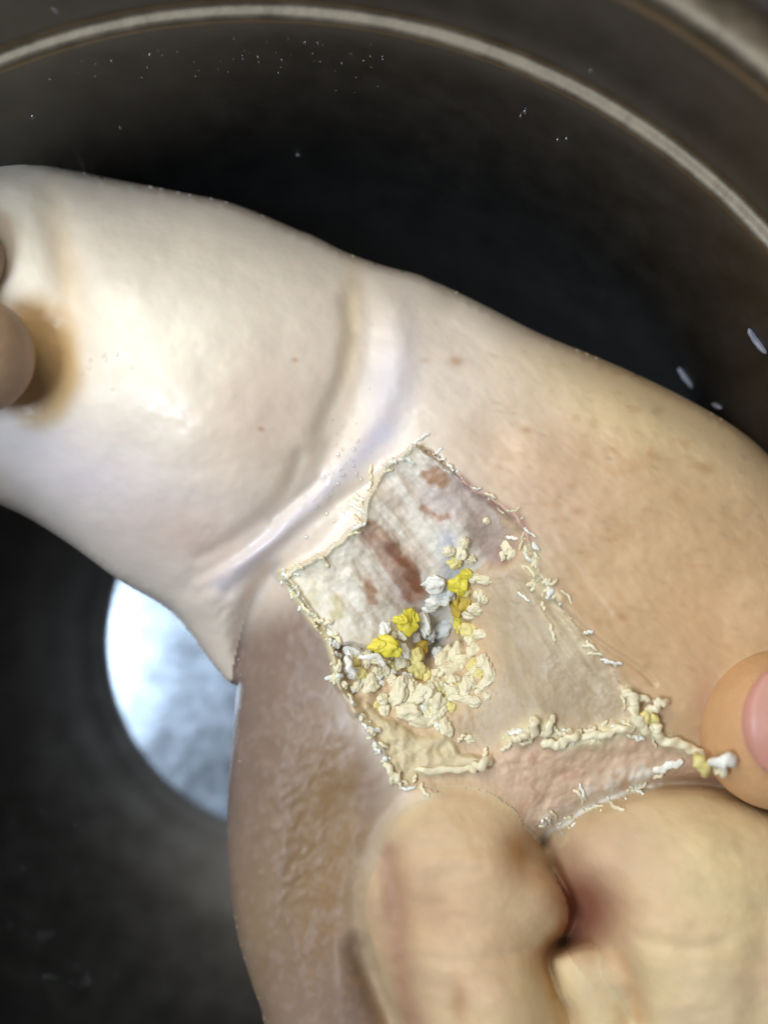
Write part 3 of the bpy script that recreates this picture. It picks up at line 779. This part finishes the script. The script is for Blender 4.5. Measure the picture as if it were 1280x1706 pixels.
# water specks in the basin
def basin_z(r):
    allp = np.array(prof_floor+prof_wall[1:]+prof_step[1:]+prof_up[1:], float)
    return float(np.interp(r, allp[:, 0], allp[:, 1]))
def on_basin(X, Y):
    """point of the basin surface on the line from (0,0,D) through the middle plane point"""
    dx, dy = (X-CX), (CY-Y); lo, hi = 0.6, 1.45
    for _ in range(40):
        f = 0.5*(lo+hi); h = D-f*D
        r = math.hypot(dx*f+183, dy*f+272)
        if h > basin_z(r) and r < 1040: lo = f
        else: hi = f
    return Vector((dx*f*S, dy*f*S, (D-f*D)*S))
bms = bmesh.new()
def speck(X, Y, r):
    p = on_basin(X, Y)
    nrm = (Vector((BX, BY, 0.02))-p); nrm.normalize()
    g = bmesh.ops.create_icosphere(bms, subdivisions=1, radius=r*S)
    for v in g['verts']: v.co = v.co*random.uniform(.8, 1.2)+p+nrm*0.00002
for x, y, r in ((497,258,6),(185,100,4),(53,193,5),(200,212,4),(875,185,6),(868,192,4),(930,232,4),(945,230,4),(88,14,5),(95,20,4),(405,98,3),(430,95,3),(508,70,4),(530,72,3),(250,90,3),
                (985,118,4),(470,100,3)): speck(x, y, r)
for i in range(60): speck(random.uniform(20, 640), 95+random.gauss(0, 25), random.uniform(1, 2.4))
for i in range(260):
    x = random.uniform(10, 375); y = random.uniform(930, 1660)
    speck(x, y, random.uniform(1, 3))
me = bpy.data.meshes.new('water_specks'); bms.to_mesh(me); bms.free()
o = link('water_specks', me, M_water); o['kind'] = 'stuff'; o['label'] = 'tiny water specks scattered over the inside of the steel basin'; o['category'] = 'water'

M_scrap = lum_mat('scrap', (120, 120, 132))
def fleck(pts, r0, seed, label):
    me0 = []; pts = spline(P(*pts), 5, False); n = len(pts); rr = random.Random(seed); K = 8; vs = []; fs = []
    cen = [on_basin(x, y) for x, y in pts]
    cen = [c+(Vector((BX, BY, 0.02))-c).normalized()*r0*S*0.4 for c in cen]
    for i, c in enumerate(cen):
        t = i/(n-1); d = (cen[min(i+1, n-1)]-cen[max(i-1, 0)]).normalized(); a = d.cross(Vector((0, 0, 1))).normalized(); b2 = a.cross(d)
        e = math.sqrt(max(0.03, 1-abs(2*t-1)**3))
        for k in range(K):
            th = 2*math.pi*k/K; r = r0*S*e*(1+rr.uniform(-.2, .2)); vs.append(tuple(c+a*math.cos(th)*r+b2*math.sin(th)*r*.6))
    for i in range(n-1):
        for k in range(K): fs.append((i*K+k, i*K+(k+1) % K, (i+1)*K+(k+1) % K, (i+1)*K+k))
    fs.append(tuple(range(K))[::-1]); fs.append(tuple((n-1)*K+k for k in range(K)))
    me = bpy.data.meshes.new('fat_fleck'); me.from_pydata(vs, [], fs); me.update()
    o = link('fat_fleck', me, M_scrap); o['label'] = label; o['category'] = 'scrap'; o['group'] = 'pale scraps stuck to the basin wall'
fleck((1132,612, 1142,626, 1156,646), 5, 1, 'pale scrap on the dark basin wall just above the edge of the trotter')
fleck((1250,546, 1262,566, 1280,588), 5.5, 2, 'pale scrap on the dark basin wall cut by the right edge of the photo')
fleck((1188,672, 1196,676, 1204,680), 3.5, 3, 'smallest pale scrap touching the upper outline of the trotter')

# ================================================================ HANDS
def hand_material(name, tip, pad):
    m = skin_material(name, 0.3, (0.4, 0.55), 0.22, False, srgb(*tip), 0.05, 2200, 0.14)
    return m
M_hand = hand_material('hand_skin', (204, 158, 112), None)
M_hand2 = hand_material('hand_skin_left', (166, 136, 108), None)
M_nail = skin_material('nail', 0.3, (0.4, 0.5), 0.03, False, srgb(194, 138, 120), 0.15, 900, 0.04)
def tube(bm, pts, rad, K=20, flat=0.9):
    """a tapered rounded finger through joints given in units"""
    pts = [Vector(p) for p in pts]
    P3 = spline2(pts, rad)
    # rounded tip
    d0 = (P3[1][0]-P3[0][0]).normalized(); r0 = P3[0][1]
    tip = [(P3[0][0]-d0*r0*math.sin(a), r0*math.cos(a)) for a in (1.5, 1.3, 1.1, .88, .66, .44, .22)]
    d1 = (P3[-1][0]-P3[-2][0]).normalized(); r1 = P3[-1][1]
    end = [(P3[-1][0]+d1*r1*math.sin(a), r1*math.cos(a)) for a in (.3, .6, .9, 1.2, 1.45)]
    ring = tip+P3+end
    prev = None
    for i, (c, r) in enumerate(ring):
        a0 = ring[max(i-1, 0)][0]; a1 = ring[min(i+1, len(ring)-1)][0]
        d = (a1-a0).normalized()
        up = Vector((0, 0, 1)) if abs(d.z) < 0.97 else Vector((1, 0, 0))
        a = d.cross(up).normalized(); b2 = a.cross(d)
        cur = [bm.verts.new((c+a*math.cos(2*math.pi*k/K)*r+b2*math.sin(2*math.pi*k/K)*r*flat)*S) for k in range(K)]
        if prev:
            for k in range(K): bm.faces.new((prev[k], prev[(k+1) % K], cur[(k+1) % K], cur[k]))
        else: bm.faces.new(cur[::-1])
        prev = cur
    bm.faces.new(prev)
def spline2(pts, rad, n=6):
    out = []; m = len(pts)
    for i in range(m-1):
        p0 = pts[max(i-1, 0)]; p1 = pts[i]; p2 = pts[i+1]; p3 = pts[min(i+2, m-1)]
        for k in range(n):
            t = k/n
            out.append((0.5*((2*p1)+(-p0+p2)*t+(2*p0-5*p1+4*p2-p3)*t*t+(-p0+3*p1-3*p2+p3)*t**3), rad[i]*(1-t)+rad[i+1]*t))
    out.append((pts[-1], rad[-1])); return out
person = thing('person', 'person\'s two bare hands gripping the trotter at the left and right edges', 'person', (0, 0, 0))
def hand(chains, palm, mat, name='hand', label=None):
    bm = bmesh.new()
    for pts, rad in chains: tube(bm, pts, rad)
    for pts, rad in palm: tube(bm, pts, rad, 24, 0.6)
    bmesh.ops.recalc_face_normals(bm, faces=bm.faces)
    me = bpy.data.meshes.new(name); bm.to_mesh(me); bm.free()
    o = link(name, me, mat, person)
    rm = o.modifiers.new('skin', 'REMESH'); rm.mode = 'VOXEL'; rm.voxel_size = 9*S; rm.use_smooth_shade = True
    s = o.modifiers.new('soft', 'SMOOTH'); s.factor = 0.6; s.iterations = 8
    if label: o['label'] = label
    return o
# right hand: index fingertip in view, the rest curls over the basin's rim
def U(X, Y, h): f = (D-h)/D; return ((X-CX)*f, (CY-Y)*f, h)
t0 = U(1303, 1216, 205)
hr = hand([([t0, (t0[0]+150, t0[1]-4, 250), (t0[0]+250, t0[1]+0, 520), (t0[0]+420, t0[1]+10, 800), (1450, -380, 900)], [124, 130, 128, 138, 150]),
           ([(900, -640, 420), (900, -640, 620), (1050, -640, 860), (1450, -560, 900)], [112, 120, 130, 150]),
           ([(960, -880, 460), (960, -880, 640), (1090, -860, 860), (1450, -740, 900)], [108, 114, 126, 145]),
           ([(1010, -1090, 560), (1010, -1090, 700), (1120, -1050, 860), (1450, -900, 880)], [92, 98, 110, 130]),
           ([(980, -90, 760), (1120, -60, 840), (1300, -120, 900), (1600, -300, 900)], [120, 130, 150, 170])],
          [([(1500, -420, 900), (1750, -480, 900), (2100, -560, 920)], [240, 280, 230]),
           ([(1500, -720, 890), (1750, -700, 890), (2100, -640, 920)], [230, 260, 220]),
           ([(2050, -600, 920), (2500, -640, 980), (3000, -700, 1040)], [220, 200, 210])], M_hand, label='hand reaching in from the right, only one fingertip in view')
def nail(hand_o, c, d, w_, l_, up, mat, curve=0.5, name='fingernail'):
    """a curved nail plate: c centre, d towards the tip, up the outward normal (units)"""
    c = Vector(c); d = Vector(d).normalized(); up = Vector(up).normalized(); side = d.cross(up).normalized(); up = side.cross(d).normalized()
    vs = []; fs = []; NX, NY = 14, 14
    for layer in (0, 1):
        for j in range(NY+1):
            for i in range(NX+1):
                u = i/NX*2-1; v = j/NY*2-1
                # squircle outline
                uu = u*math.sqrt(1-0.42*v*v); vv = v*math.sqrt(1-0.42*u*u)
                h = -curve*w_*(1-math.cos(uu*1.15))/(1-math.cos(1.15))*0.55 - 0.08*l_*vv*vv - layer*6
                vs.append(tuple((c+side*uu*w_+d*vv*l_+up*h)*S))
    n1_ = (NX+1)*(NY+1)
    for j in range(NY):
        for i in range(NX):
            a = j*(NX+1)+i; fs.append((a, a+1, a+NX+2, a+NX+1)); fs.append((a+n1_, a+NX+1+n1_, a+NX+2+n1_, a+1+n1_))
    bd = [i for i in range(NX+1)]+[j*(NX+1)+NX for j in range(1, NY+1)]+[NY*(NX+1)+i for i in range(NX-1, -1, -1)]+[j*(NX+1) for j in range(NY-1, 0, -1)]
    for q in range(len(bd)):
        a, b2 = bd[q], bd[(q+1) % len(bd)]; fs.append((a, a+n1_, b2+n1_, b2))
    me = bpy.data.meshes.new(name); me.from_pydata(vs, [], fs); me.update()
    return link(name, me, mat, hand_o)
nail(hr, (t0[0]+42, t0[1]+30, 345), (-1, 0, -0.14), 92, 134, (0.0, 0.08, 1), M_nail, 0.5)['label'] = 'short pink fingernail'

# left hand: fingertips pressing on the leg at the left edge
a0 = U(-44, 592, 300); c0 = U(-88, 430, 250)
hl_o = hand([([a0, (a0[0]-150, a0[1]+10, 380), (a0[0]-330, a0[1]+40, 620), (-1500, 300, 900)], [88, 98, 116, 130]),
           ([(-930, 320, 300), (-1020, 330, 480), (-1230, 250, 860), (-1600, 100, 900)], [100, 108, 120, 140]),
           ([c0, (c0[0]-150, c0[1]+20, 360), (c0[0]-330, c0[1]+70, 600), (-1500, 520, 900)], [84, 92, 104, 120]),
           ([(-900, 640, 420), (-1000, 660, 560), (-1180, 690, 780), (-1550, 720, 900)], [80, 88, 100, 120]),
           ([(-900, -80, 640), (-1050, -130, 760), (-1300, -200, 880), (-1800, 0, 900)], [108, 116, 130, 170])],
          [([(-1600, 120, 900), (-1900, 180, 900), (-2300, 300, 920)], [230, 260, 220]),
           ([(-1600, 480, 900), (-1900, 460, 900), (-2300, 380, 920)], [230, 260, 220]),
           ([(-2300, 340, 920), (-2800, 380, 980), (-3300, 420, 1040)], [210, 200, 210])], M_hand2, label='hand at the left edge with its fingertips pressed on the pale leg')

# ================================================================ the worktop under the basin
bm = bmesh.new(); bmesh.ops.create_grid(bm, x_segments=8, y_segments=8, size=0.6)
me = bpy.data.meshes.new('worktop'); bm.to_mesh(me); bm.free()
M_top, nt, b = nodes('worktop_stone')
nz = nnew(nt, 'ShaderNodeTexNoise'); nz.inputs['Scale'].default_value = 60; nz.inputs['Detail'].default_value = 8
cr = nnew(nt, 'ShaderNodeValToRGB'); cr.color_ramp.elements[0].color = (0.02, 0.018, 0.016, 1); cr.color_ramp.elements[1].color = (0.07, 0.06, 0.055, 1)
nt.links.new(nz.outputs['Fac'], cr.inputs[0]); nt.links.new(cr.outputs[0], b.inputs['Base Color']); b.inputs['Roughness'].default_value = 0.4
o = link('worktop', me, M_top); o.location = (0, 0, -601*S); o['kind'] = 'structure'
